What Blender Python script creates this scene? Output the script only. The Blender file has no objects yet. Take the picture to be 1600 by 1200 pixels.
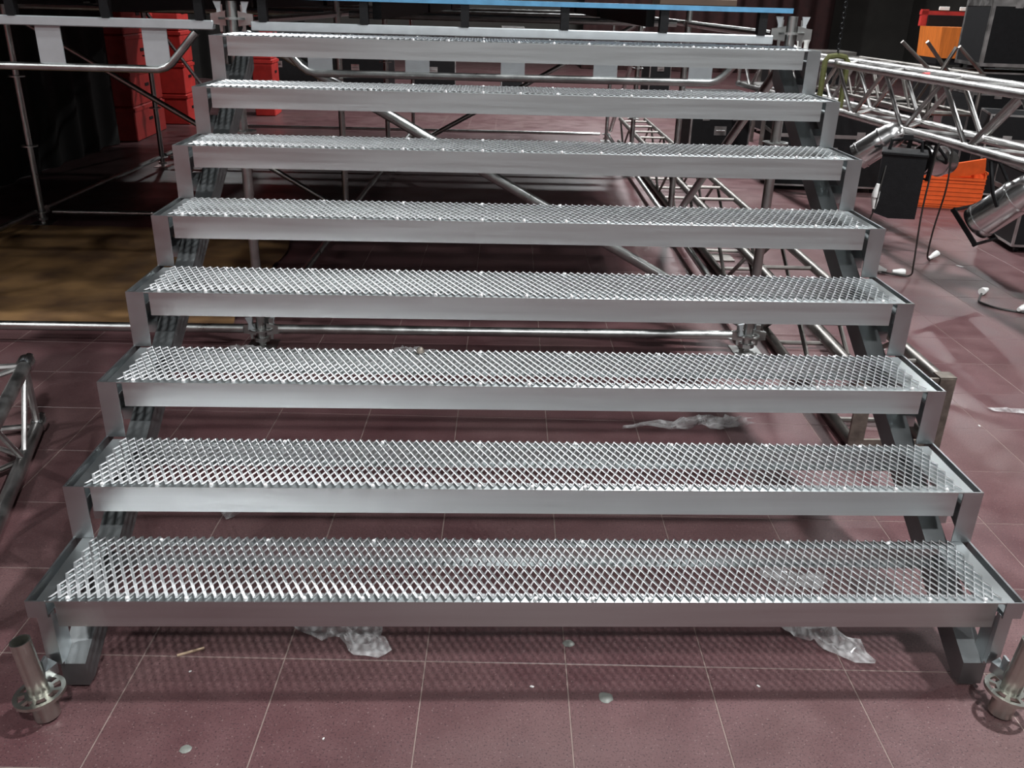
import bpy, math, random
from mathutils import Vector, Matrix, noise

SC = bpy.context.scene
COL = SC.collection

# ------------------------------------------------------------------ camera
F_PX = 1368.5
PITCH, YAW, ROLL = 0.4127, 0.0418, 0.0282
CAM_POS = Vector((-0.1538, -1.8177, 1.6997))
_f = Vector((math.sin(YAW)*math.cos(PITCH), math.cos(YAW)*math.cos(PITCH), -math.sin(PITCH)))
_r = Vector((math.cos(YAW), -math.sin(YAW), 0))
_u = _r.cross(_f)
CAM_R = math.cos(ROLL)*_r + math.sin(ROLL)*_u
CAM_U = -math.sin(ROLL)*_r + math.cos(ROLL)*_u
CAM_F = _f
cd = bpy.data.cameras.new('camera')
cam = bpy.data.objects.new('camera', cd)
COL.objects.link(cam)
cd.sensor_width = 36.0
cd.lens = 36.0*F_PX/1600.0
cd.clip_start = 0.05
cd.clip_end = 200
cam.matrix_world = Matrix(((CAM_R.x, CAM_U.x, -CAM_F.x, CAM_POS.x),
                           (CAM_R.y, CAM_U.y, -CAM_F.y, CAM_POS.y),
                           (CAM_R.z, CAM_U.z, -CAM_F.z, CAM_POS.z),
                           (0, 0, 0, 1)))
SC.camera = cam

# ------------------------------------------------------------------ world, hall lamps, exposure
w = bpy.data.worlds.new('world')
SC.world = w
w.use_nodes = True
w.node_tree.nodes['Background'].inputs[0].default_value = (0.5, 0.55, 0.6, 1)
w.node_tree.nodes['Background'].inputs[1].default_value = 0.02
SC.view_settings.view_transform = 'Standard'
SC.view_settings.look = 'None'
SC.view_settings.gamma = 1.0
SC.view_settings.use_curve_mapping = False
SC.view_settings.exposure = 0.03

LAMP_Z = 6.6
LAMP_W = 420.0
for lx, ly, k in [(2.8, 0.9, 1.5), (2.2, 8.6, 1.5), (2.2, 14.0, 1.6), (2.6, 20.0, 0.9),
                  (-6.6, -1.0, 0.5), (-6.6, 14.5, 0.12), (-6.6, 20.0, 0.5),  # first lamp on this row added to brighten the brown sheeting
                  (0.6, -4.4, 1.0), (-6.6, -5.5, 0.4), (7.5, -5.5, 0.4), (9.5, 5.5, 0.3), (9.5, 14.5, 0.5)]:
    ld = bpy.data.lights.new('hall_lamp', 'AREA')
    ld.shape = 'DISK'
    ld.size = 0.4
    ld.energy = LAMP_W*k
    ld.color = (0.97, 0.99, 1.0)
    lo = bpy.data.objects.new('hall_lamp', ld)
    lo.location = (lx, ly, LAMP_Z)
    COL.objects.link(lo)

# ------------------------------------------------------------------ helpers
PI = math.pi
rng = random.Random(7)


class MB:
    """collects geometry for one mesh"""
    def __init__(s):
        s.v = []
        s.f = []

    def add(s, vs, fs):
        o = len(s.v)
        s.v += [tuple(p) for p in vs]
        s.f += [tuple(i+o for i in f) for f in fs]

    def box(s, x0, x1, y0, y1, z0, z1):
        s.add([(x0, y0, z0), (x1, y0, z0), (x1, y1, z0), (x0, y1, z0), (x0, y0, z1), (x1, y0, z1), (x1, y1, z1), (x0, y1, z1)],
              [(0, 3, 2, 1), (4, 5, 6, 7), (0, 1, 5, 4), (1, 2, 6, 5), (2, 3, 7, 6), (3, 0, 4, 7)])
        return s

    def bbox(s, x0, x1, y0, y1, z0, z1, b=0.005):
        """box with chamfered edges"""
        vs = []
        xs, ys, zs = (x0, x1), (y0, y1), (z0, z1)
        import itertools
        idx = {}
        for ix, iy, iz in itertools.product((0, 1), repeat=3):
            c = (xs[ix], ys[iy], zs[iz])
            d = (b if ix == 0 else -b, b if iy == 0 else -b, b if iz == 0 else -b)
            for ax in range(3):
                p = [c[0]+d[0], c[1]+d[1], c[2]+d[2]]
                p[ax] = c[ax]
                idx[(ix, iy, iz, ax)] = len(vs)
                vs.append(tuple(p))
        fs = []
        for ax in range(3):
            o = [a for a in range(3) if a != ax]
            for sd in (0, 1):
                q = []
                for a, bb in ((0, 0), (1, 0), (1, 1), (0, 1)):
                    k = [0, 0, 0]
                    k[ax] = sd
                    k[o[0]] = a
                    k[o[1]] = bb
                    q.append(idx[tuple(k)+(ax,)])
                flip = (sd == 0) ^ (ax == 1)
                fs.append(tuple(q[::-1] if flip else q))
        for ax in range(3):   # edges along ax
            o = [a for a in range(3) if a != ax]
            for a in (0, 1):
                for bb in (0, 1):
                    k0 = [0, 0, 0]
                    k0[o[0]] = a
                    k0[o[1]] = bb
                    k1 = list(k0)
                    k1[ax] = 1
                    q = [idx[tuple(k0)+(o[0],)], idx[tuple(k1)+(o[0],)], idx[tuple(k1)+(o[1],)], idx[tuple(k0)+(o[1],)]]
                    if (a ^ bb) ^ (ax == 1):
                        q = q[::-1]
                    fs.append(tuple(q))
        for ix, iy, iz in itertools.product((0, 1), repeat=3):
            q = [idx[(ix, iy, iz, ax)] for ax in range(3)]
            if (ix+iy+iz) % 2 == 0:
                q = q[::-1]
            fs.append(tuple(q))
        s.add(vs, fs)
        return s

    def tube(s, p0, p1, r, n=10, r1=None, cap=True):
        p0 = Vector(p0)
        p1 = Vector(p1)
        if r1 is None:
            r1 = r
        d = (p1-p0).normalized()
        a = d.orthogonal().normalized()
        b = d.cross(a)
        vs = []
        for p, rr in ((p0, r), (p1, r1)):
            for i in range(n):
                t = 2*PI*i/n
                vs.append(p+a*math.cos(t)*rr+b*math.sin(t)*rr)
        fs = [(i, (i+1) % n, n+(i+1) % n, n+i) for i in range(n)]
        if cap:
            fs += [tuple(range(n))[::-1], tuple(range(n, 2*n))]
        s.add(vs, fs)
        return s

    def path(s, pts, r, n=8):
        """round bar along a polyline"""
        pts = [Vector(p) for p in pts]
        vs = []
        a = None
        for i, p in enumerate(pts):
            d = (pts[min(i+1, len(pts)-1)]-pts[max(i-1, 0)]).normalized()
            if a is None:
                a = d.orthogonal().normalized()
            a = (a-d*a.dot(d)).normalized()
            b = d.cross(a)
            for k in range(n):
                t = 2*PI*k/n
                vs.append(p+a*math.cos(t)*r+b*math.sin(t)*r)
        fs = []
        for i in range(len(pts)-1):
            for k in range(n):
                fs.append((i*n+k, i*n+(k+1) % n, (i+1)*n+(k+1) % n, (i+1)*n+k))
        m = len(pts)-1
        fs += [tuple(range(n))[::-1], tuple(m*n+k for k in range(n))]
        s.add(vs, fs)
        return s

    def lathe(s, o, axis, prof, n=20):
        """prof: (distance along axis, radius) pairs"""
        o = Vector(o)
        d = Vector(axis).normalized()
        a = d.orthogonal().normalized()
        b = d.cross(a)
        vs = []
        for h, r in prof:
            for i in range(n):
                t = 2*PI*i/n
                vs.append(o+d*h+a*math.cos(t)*r+b*math.sin(t)*r)
        fs = []
        for j in range(len(prof)-1):
            for i in range(n):
                fs.append((j*n+i, j*n+(i+1) % n, (j+1)*n+(i+1) % n, (j+1)*n+i))
        s.add(vs, fs)
        return s

    def bar(s, p0, p1, wx, side, th):
        """rectangular bar p0-p1; wx = width along 'side', th = thickness"""
        p0 = Vector(p0)
        p1 = Vector(p1)
        d = (p1-p0).normalized()
        sd = Vector(side)
        sd = (sd-d*sd.dot(d)).normalized()
        t = d.cross(sd)
        vs = []
        for p in (p0, p1):
            for i, j in ((-1, -1), (1, -1), (1, 1), (-1, 1)):
                vs.append(p+sd*i*wx/2+t*j*th/2)
        s.add(vs, [(3, 2, 1, 0), (4, 5, 6, 7), (0, 1, 5, 4), (1, 2, 6, 5), (2, 3, 7, 6), (3, 0, 4, 7)])
        return s

    def prism(s, poly, x0, x1, ax=0):
        """polygon in the plane across axis ax, extruded along it"""
        def mk(x, p):
            return (x, p[0], p[1]) if ax == 0 else ((p[0], x, p[1]) if ax == 1 else (p[0], p[1], x))
        n = len(poly)
        vs = [mk(x0, p) for p in poly]+[mk(x1, p) for p in poly]
        fs = [tuple(range(n))[::-1], tuple(range(n, 2*n))]+[(i, (i+1) % n, n+(i+1) % n, n+i) for i in range(n)]
        s.add(vs, fs)
        return s

    def xf(s, M):
        s.v = [tuple(M @ Vector(p)) for p in s.v]
        return s

    def mesh(s, name, mat=None, smooth=True, ang=0.6):
        me = bpy.data.meshes.new(name)
        me.from_pydata(s.v, [], s.f)
        if mat:
            me.materials.append(mat)
        if smooth:
            me.polygons.foreach_set('use_smooth', [True]*len(me.polygons))
            me.set_sharp_from_angle(angle=ang)
        me.update()
        return me

    def build(s, name, mat, parent=None, smooth=True, ang=0.6):
        return link(name, s.mesh(name, mat, smooth, ang), parent)


def link(name, me, parent=None, loc=None, rz=None):
    o = bpy.data.objects.new(name, me)
    COL.objects.link(o)
    if parent is not None:
        o.parent = parent
    if loc is not None:
        o.location = loc
    if rz is not None:
        o.rotation_euler = (0, 0, rz)
    return o


def tag(o, label=None, cat=None, group=None, kind=None):
    if label:
        o['label'] = label
    if cat:
        o['category'] = cat
    if group:
        o['group'] = group
    if kind:
        o['kind'] = kind
    return o


def thing(name, label, cat, loc=(0, 0, 0), rz=0, group=None):
    o = bpy.data.objects.new(name, None)
    o.empty_display_size = 0.1
    COL.objects.link(o)
    o.location = loc
    o.rotation_euler = (0, 0, rz)
    return tag(o, label, cat, group)


def place(o, loc, rz=0):
    o.location = loc
    o.rotation_euler = (0, 0, rz)


# ------------------------------------------------------------------ materials
def mat(name, color, metal=0.0, rough=0.5, nscale=None, namt=0.0, bump=0.0, bscale=None, rvar=0.0, spec=0.5,
        stretch=None, color2=None, objvar=0.0):
    m = bpy.data.materials.new(name)
    m.use_nodes = True
    nt = m.node_tree
    b = nt.nodes['Principled BSDF']
    b.inputs['Base Color'].default_value = (*color, 1)
    b.inputs['Metallic'].default_value = metal
    b.inputs['Roughness'].default_value = rough
    b.inputs['Specular IOR Level'].default_value = spec
    tc = nt.nodes.new('ShaderNodeTexCoord')
    src = tc.outputs['Object']
    if stretch:
        mp = nt.nodes.new('ShaderNodeMapping')
        mp.inputs['Scale'].default_value = stretch
        nt.links.new(src, mp.inputs['Vector'])
        src = mp.outputs['Vector']
    out = None
    if nscale:
        nz = nt.nodes.new('ShaderNodeTexNoise')
        nz.inputs['Scale'].default_value = nscale
        nz.inputs['Detail'].default_value = 5
        nt.links.new(src, nz.inputs['Vector'])
        rp = nt.nodes.new('ShaderNodeMapRange')
        rp.inputs['From Min'].default_value = 0.3
        rp.inputs['From Max'].default_value = 0.7
        nt.links.new(nz.outputs['Fac'], rp.inputs['Value'])
        mx = nt.nodes.new('ShaderNodeMix')
        mx.data_type = 'RGBA'
        c2 = color2 or tuple(c*(1-namt) for c in color)
        mx.inputs['A'].default_value = (*c2, 1)
        mx.inputs['B'].default_value = (*color, 1)
        nt.links.new(rp.outputs['Result'], mx.inputs['Factor'])
        out = mx.outputs['Result']
        if rvar:
            rr = nt.nodes.new('ShaderNodeMapRange')
            rr.inputs['To Min'].default_value = rough-rvar
            rr.inputs['To Max'].default_value = rough+rvar
            nt.links.new(rp.outputs['Result'], rr.inputs['Value'])
            nt.links.new(rr.outputs['Result'], b.inputs['Roughness'])
    if objvar:
        oi = nt.nodes.new('ShaderNodeObjectInfo')
        hv = nt.nodes.new('ShaderNodeHueSaturation')
        mr = nt.nodes.new('ShaderNodeMapRange')
        mr.inputs['To Min'].default_value = 1-objvar
        mr.inputs['To Max'].default_value = 1+objvar
        nt.links.new(oi.outputs['Random'], mr.inputs['Value'])
        nt.links.new(mr.outputs['Result'], hv.inputs['Value'])
        if out is not None:
            nt.links.new(out, hv.inputs['Color'])
        else:
            hv.inputs['Color'].default_value = (*color, 1)
        out = hv.outputs['Color']
    if out is not None:
        nt.links.new(out, b.inputs['Base Color'])
    if bump:
        n2 = nt.nodes.new('ShaderNodeTexNoise')
        n2.inputs['Scale'].default_value = bscale or 60
        n2.inputs['Detail'].default_value = 4
        nt.links.new(src, n2.inputs['Vector'])
        bp = nt.nodes.new('ShaderNodeBump')
        bp.inputs['Strength'].default_value = bump
        bp.inputs['Distance'].default_value = 0.01
        nt.links.new(n2.outputs['Fac'], bp.inputs['Height'])
        nt.links.new(bp.outputs['Normal'], b.inputs['Normal'])
    return m


M = {}
M['zinc'] = mat('galvanised_steel', (0.46, 0.49, 0.50), 1.0, 0.36, 9, 0.12, 0.03, 40, 0.05)
M['fascia'] = mat('rolled_aluminium', (0.545, 0.575, 0.58), 1.0, 0.36, 6, 0.1, 0.02, 30, 0.05, stretch=(0.25, 1, 8))
M['mesh'] = mat('expanded_metal', (0.93, 0.94, 0.95), 1.0, 0.3)
M['weld'] = mat('bright_weld', (0.85, 0.85, 0.85), 0.4, 0.25)
M['beam'] = mat('dull_galvanised_beam', (0.30, 0.315, 0.32), 1.0, 0.5, 9, 0.2, 0.03, 40, 0.05)
M['tube'] = mat('galvanised_tube', (0.5, 0.51, 0.5), 1.0, 0.33, 14, 0.25, 0.03, 50, 0.06)
M['alu'] = mat('dull_aluminium', (0.55, 0.54, 0.53), 1.0, 0.36, 12, 0.25, 0.02, 50, 0.08)
M['alu_dark'] = mat('weathered_aluminium', (0.23, 0.215, 0.2), 1.0, 0.45, 10, 0.35, 0.03, 50, 0.08)
M['chrome'] = mat('polished_aluminium', (0.8, 0.8, 0.8), 1.0, 0.22, 20, 0.1, 0.02, 30)
M['brass'] = mat('yellow_passivated_zinc', (0.56, 0.56, 0.51), 1.0, 0.3, 20, 0.2)
M['rust'] = mat('rusty_steel', (0.24, 0.21, 0.18), 0.7, 0.55, 22, 0.5, 0.1, 60)
M['black'] = mat('black_laminate', (0.009, 0.009, 0.01), 0.0, 0.55, 30, 0.3, 0.05, 120, spec=0.2)
M['black_metal'] = mat('black_powder_coat', (0.008, 0.008, 0.009), 0.0, 0.55, 40, 0.3, 0.1, 150, spec=0.2)
M['drape'] = mat('black_cloth', (0.012, 0.011, 0.01), 0.0, 0.95, 6, 0.4)
M['redcloth'] = mat('dark_red_cloth', (0.03, 0.006, 0.006), 0.0, 0.9, 5, 0.5)
M['red'] = mat('red_plastic', (0.45, 0.03, 0.025), 0.0, 0.45, 8, 0.3, objvar=0.15)
M['orange'] = mat('orange_plastic', (0.75, 0.11, 0.02), 0.0, 0.45, 14, 0.2)
M['orange2'] = mat('orange_sheet', (0.62, 0.16, 0.02), 0.0, 0.5, 9, 0.35, stretch=(4, 4, 0.4))
M['blue'] = mat('blue_painted_edge', (0.09, 0.27, 0.45), 0.0, 0.5, 20, 0.25)
M['deck'] = mat('dark_ply_deck', (0.05, 0.045, 0.04), 0.0, 0.6, 12, 0.3)
M['plate'] = mat('pale_zinc_plate', (0.56, 0.6, 0.62), 0.75, 0.5, 14, 0.12)
M['wood'] = mat('bare_wood', (0.62, 0.46, 0.32), 0.0, 0.6, 18, 0.3, stretch=(1, 1, 0.2))
M['brown'] = mat('brown_wood', (0.09, 0.055, 0.035), 0.0, 0.6, 18, 0.3, stretch=(0.3, 1, 1))
M['tarp'] = mat('brown_sheeting', (0.3, 0.17, 0.07), 0.0, 0.5, 3, 0.5, color2=(0.09, 0.05, 0.03))
M['white'] = mat('white_plastic', (0.75, 0.75, 0.73), 0.0, 0.4, 20, 0.1)
M['cable'] = mat('black_rubber_cable', (0.02, 0.018, 0.016), 0.0, 0.5, 30, 0.2)
M['green'] = mat('olive_sling', (0.10, 0.105, 0.03), 0.0, 0.8, 40, 0.3)
M['pink'] = mat('pink_tape', (0.75, 0.14, 0.14), 0.0, 0.5, 40, 0.2)
M['grey'] = mat('grey_putty', (0.2, 0.21, 0.19), 0.0, 0.5, 60, 0.3)
M['wall'] = mat('dark_hall_wall', (0.06, 0.055, 0.05), 0.0, 0.9, 1.5, 0.3, 0.1, 20)
M['wall_pale'] = mat('grey_hall_wall', (0.34, 0.34, 0.335), 0.0, 0.85, 1.5, 0.3, 0.1, 20)
M['grout'] = mat('pale_grout', (0.24, 0.18, 0.16), 0.0, 0.9, 30, 0.3)


def tile_material():
    m = bpy.data.materials.new('red_terrazzo_tile')
    m.use_nodes = True
    nt = m.node_tree
    N, L = nt.nodes, nt.links
    b = N['Principled BSDF']
    geo = N.new('ShaderNodeNewGeometry')
    pos = geo.outputs['Position']

    def nz(sc, det=4):
        n = N.new('ShaderNodeTexNoise')
        n.inputs['Scale'].default_value = sc
        n.inputs['Detail'].default_value = det
        L.new(pos, n.inputs['Vector'])
        return n.outputs['Fac']

    def rng_(v, a, c, t0=0.0, t1=1.0):
        r = N.new('ShaderNodeMapRange')
        r.inputs['From Min'].default_value = a
        r.inputs['From Max'].default_value = c
        r.inputs['To Min'].default_value = t0
        r.inputs['To Max'].default_value = t1
        L.new(v, r.inputs['Value'])
        return r.outputs['Result']

    def mix(f, a, c):
        x = N.new('ShaderNodeMix')
        x.data_type = 'RGBA'
        L.new(f, x.inputs['Factor'])
        for k, val in (('A', a), ('B', c)):
            if isinstance(val, tuple):
                x.inputs[k].default_value = (*val, 1)
            else:
                L.new(val, x.inputs[k])
        return x.outputs['Result']
    c = mix(rng_(nz(6), 0.35, 0.65), (0.082, 0.037, 0.040), (0.113, 0.056, 0.059))
    c = mix(rng_(nz(1.1), 0.42, 0.7, 0, 0.6), c, (0.135, 0.085, 0.082))        # dusty patches
    c = mix(rng_(nz(190, 2), 0.56, 0.66, 0, 0.8), c, (0.04, 0.022, 0.025))   # dark chips
    c = mix(rng_(nz(150, 2), 0.64, 0.74, 0, 0.6), c, (0.26, 0.19, 0.18))      # pale chips
    L.new(c, b.inputs['Base Color'])
    b.inputs['Specular IOR Level'].default_value = 0.35
    L.new(rng_(nz(3), 0.3, 0.7, 0.3, 0.5), b.inputs['Roughness'])
    bp = N.new('ShaderNodeBump')
    bp.inputs['Strength'].default_value = 0.06
    bp.inputs['Distance'].default_value = 0.01
    L.new(nz(90), bp.inputs['Height'])
    L.new(bp.outputs['Normal'], b.inputs['Normal'])
    return m


M['tile'] = tile_material()


def film_material():
    m = bpy.data.materials.new('clear_plastic_film')
    m.use_nodes = True
    nt = m.node_tree
    N, L = nt.nodes, nt.links
    b = N['Principled BSDF']
    b.inputs['Base Color'].default_value = (0.8, 0.8, 0.8, 1)
    b.inputs['Roughness'].default_value = 0.07
    tr = N.new('ShaderNodeBsdfTransparent')
    tr.inputs['Color'].default_value = (0.93, 0.93, 0.93, 1)
    mx = N.new('ShaderNodeMixShader')
    tc = N.new('ShaderNodeTexCoord')
    nz = N.new('ShaderNodeTexNoise')
    nz.inputs['Scale'].default_value = 22
    L.new(tc.outputs['Object'], nz.inputs['Vector'])
    r = N.new('ShaderNodeMapRange')
    r.inputs['From Min'].default_value = 0.35
    r.inputs['From Max'].default_value = 0.7
    r.inputs['To Min'].default_value = 0.12
    r.inputs['To Max'].default_value = 0.5
    L.new(nz.outputs['Fac'], r.inputs['Value'])
    L.new(r.outputs['Result'], mx.inputs['Fac'])
    L.new(tr.outputs[0], mx.inputs[1])
    L.new(b.outputs[0], mx.inputs[2])
    L.new(mx.outputs[0], N['Material Output'].inputs['Surface'])
    return m


M['film'] = film_material()

# ------------------------------------------------------------------ the hall
X0, X1, Y0, Y1, ZC = -11.0, 13.0, -7.6, 27.0, 7.4
floor = MB().box(X0, X1, Y0, Y1, -0.1, -0.0012).build('floor', M['grout'], smooth=False)
tag(floor, kind='structure')
for nm, args, mt in (('wall_back', (X0, X1, Y1, Y1+0.2, 0, ZC), 'wall'), ('wall_left', (X0-0.2, X0, Y0, Y1, 0, ZC), 'wall'),
                     ('wall_right', (X1, X1+0.2, Y0, Y1, 0, ZC), 'wall'), ('wall_front', (X0, X1, Y0-0.2, Y0, 0, ZC), 'wall_pale'),
                     ('ceiling', (X0, X1, Y0, Y1, ZC, ZC+0.2), 'wall')):
    tag(MB().box(*args).build(nm, M[mt], smooth=False), kind='structure')

# floor tiles: 393 mm grid, turned a little against the stair
T, OX, OY, AL = 0.393, 0.0963, 0.1123, -0.0309
ca, sa = math.cos(AL), math.sin(AL)


def grid_xy(u, v):
    return (ca*u-sa*v, sa*u+ca*v)


tiles = []
for i in range(-40, 45):
    for j in range(-30, 75):
        u, v = OX+(i+0.5)*T, OY+(j+0.5)*T
        x, y = grid_xy(u, v)
        if X0+0.3 < x < X1-0.3 and Y0+0.3 < y < Y1-0.3:
            d = Vector((x, y, 0))-CAM_POS
            z = d.dot(CAM_F)
            vis = False
            if z > 0.3:
                px, py = 800+F_PX*d.dot(CAM_R)/z, 600-F_PX*d.dot(CAM_U)/z
                vis = -140 < px < 1740 and py < 1330
            tiles.append((0 if vis else 1, z, x, y))
tiles.sort()
G = 0.0013
h = T/2-G
tm = MB()
c_ = 0.0012
tm.add([(-h, -h, -0.02), (h, -h, -0.02), (h, h, -0.02), (-h, h, -0.02),
        (-h, -h, -c_), (h, -h, -c_), (h, h, -c_), (-h, h, -c_),
        (-h+c_, -h+c_, 0), (h-c_, -h+c_, 0), (h-c_, h-c_, 0), (-h+c_, h-c_, 0)],
       [(0, 1, 5, 4), (1, 2, 6, 5), (2, 3, 7, 6), (3, 0, 4, 7), (4, 5, 9, 8), (5, 6, 10, 9), (6, 7, 11, 10), (7, 4, 8, 11), (8, 9, 10, 11)])
tile_me = tm.mesh('floor_tile', M['tile'], smooth=False)
rest = MB()
for k, (nv, z, x, y) in enumerate(tiles):
    if k < 300:
        link('floor_tile', tile_me, floor, (x, y, rng.uniform(-0.0004, 0.0003)), AL)
    else:
        cs = []
        for a, b2 in ((-h, -h), (h, -h), (h, h), (-h, h)):
            gx, gy = grid_xy(a, b2)
            cs.append((x+gx, y+gy, 0))
        rest.add(cs, [(0, 1, 2, 3)])
tag(rest.build('tile_field', M['tile'], floor, smooth=False), kind='stuff')

# unseen red panel added behind the photographer to redden the tread reflections
tag(MB().box(-10.8, -3.4, Y0, Y0+0.06, 0.02, 2.4).build('tint_panel_1', M['red'], smooth=False), kind='structure')

# ------------------------------------------------------------------ the stair
HW = 1.285
SY = [0.010, 0.2955, 0.599, 0.8995, 1.207, 1.5065, 1.813, 2.1115]
SZ = [0.289, 0.453, 0.632, 0.815, 0.991, 1.182, 1.360, 1.536]
SY.append(2.413)
stair = thing('modular_staircase', 'wide galvanised stage staircase of eight open mesh treads in front of the scaffold', 'staircase', (0, 0, 0))

# one tread: folded frame and expanded-metal panel (origin at its front top edge, centre)
TL, TD, FH = 1.213, 0.283, 0.078
PE = 1.258
fr = MB()
th = 0.003
fr.box(-TL, TL, 0.0, th, -FH, -0.0005)                      # front fascia
fr.box(-TL, TL, th, 0.036, -0.0035, -0.0005)                 # front lip
fr.box(-TL, TL, th, 0.022, -FH, -FH+th)                     # lower return
fr.box(-TL, TL, TD-th, TD, -FH, -0.0005)
fr.box(-TL, TL, TD-0.036, TD-th, -0.0035, -0.0005)
fr.box(-TL, TL, TD-0.022, TD-th, -FH, -FH+th)
frame_me = fr.mesh('tread', M['fascia'], smooth=False)
ends = []
for s in (-1, 1):
    e = MB()
    xa, xb = sorted((s*(TL-0.045), s*PE))
    e.box(xa, xb, 0.0365, TD-0.0365, -0.0035, -0.0005)
    xa, xb = sorted((s*TL, s*PE))
    e.box(xa, xb, 0.0, 0.0365, -0.0035, -0.0005)
    e.box(xa, xb, TD-0.0365, TD, -0.0035, -0.0005)
    xa, xb = sorted((s*1.2065, s*1.21))
    e.box(xa, xb, 0.0365, TD-0.0365, -0.05, -0.0035)
    ends.append(e.mesh('end_plate', M['fascia'], smooth=False))

pm = MB()
PX, PYS, NR = 0.0243, 0.0246, 11
MW = 1.234
ncol = int(2*(MW-0.002)/PX)
xs0 = -ncol*PX/2
WV = Vector((-0.62, -0.72, 0.34)).normalized()*0.0085
for j in range(NR):
    for i in range(ncol+1):
        a = Vector((xs0+(i+0.5*(j % 2))*PX, 0.0125+j*PYS, 0.0042))
        for s in (-1, 1):
            b2 = Vector((a.x+s*PX/2, a.y+PYS, a.z))
            if abs(a.x) > MW or abs(b2.x) > MW:
                continue
            NV = (b2-a).cross(WV).normalized()*0.0022
            vs = []
            for p, e in ((a, -1), (b2, 1)):
                for iw, jn in ((-.5, -.5), (.5, -.5), (.5, .5), (-.5, .5)):
                    q = p+WV*iw+NV*jn
                    q.y += e*0.0012
                    vs.append(q)
            pm.add(vs, [(0, 1, 5, 4), (1, 2, 6, 5), (2, 3, 7, 6), (3, 0, 4, 7), (3, 2, 1, 0), (4, 5, 6, 7)])
panel_me = pm.mesh('mesh_panel', M['mesh'], smooth=False)
wd = MB()
for k in range(17):
    x = -TL+0.03+k*(2*TL-0.06)/16
    wd.lathe((x, 0.012, 0.0), (0, 0, 1), [(0, 0.006), (0.005, 0.0055), (0.0075, 0.003), (0.008, 0.0)], 8)
    if k % 2:
        wd.lathe((x, TD-0.012, 0.0), (0, 0, 1), [(0, 0.006), (0.005, 0.0055), (0.0075, 0.003), (0.008, 0.0)], 8)
weld_me = wd.mesh('weld_spots', M['weld'])
for i in range(8):
    t = link('tread', frame_me, stair, (0, SY[i], SZ[i]))
    link('mesh_panel', panel_me, t)
    for e in ends:
        link('end_plate', e, t)
    tag(link('weld_spots', weld_me, t), kind='stuff')

MS = 0.1797/0.3015


def beam_top(y):
    return 0.252+(y-0.3015)*MS


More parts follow.
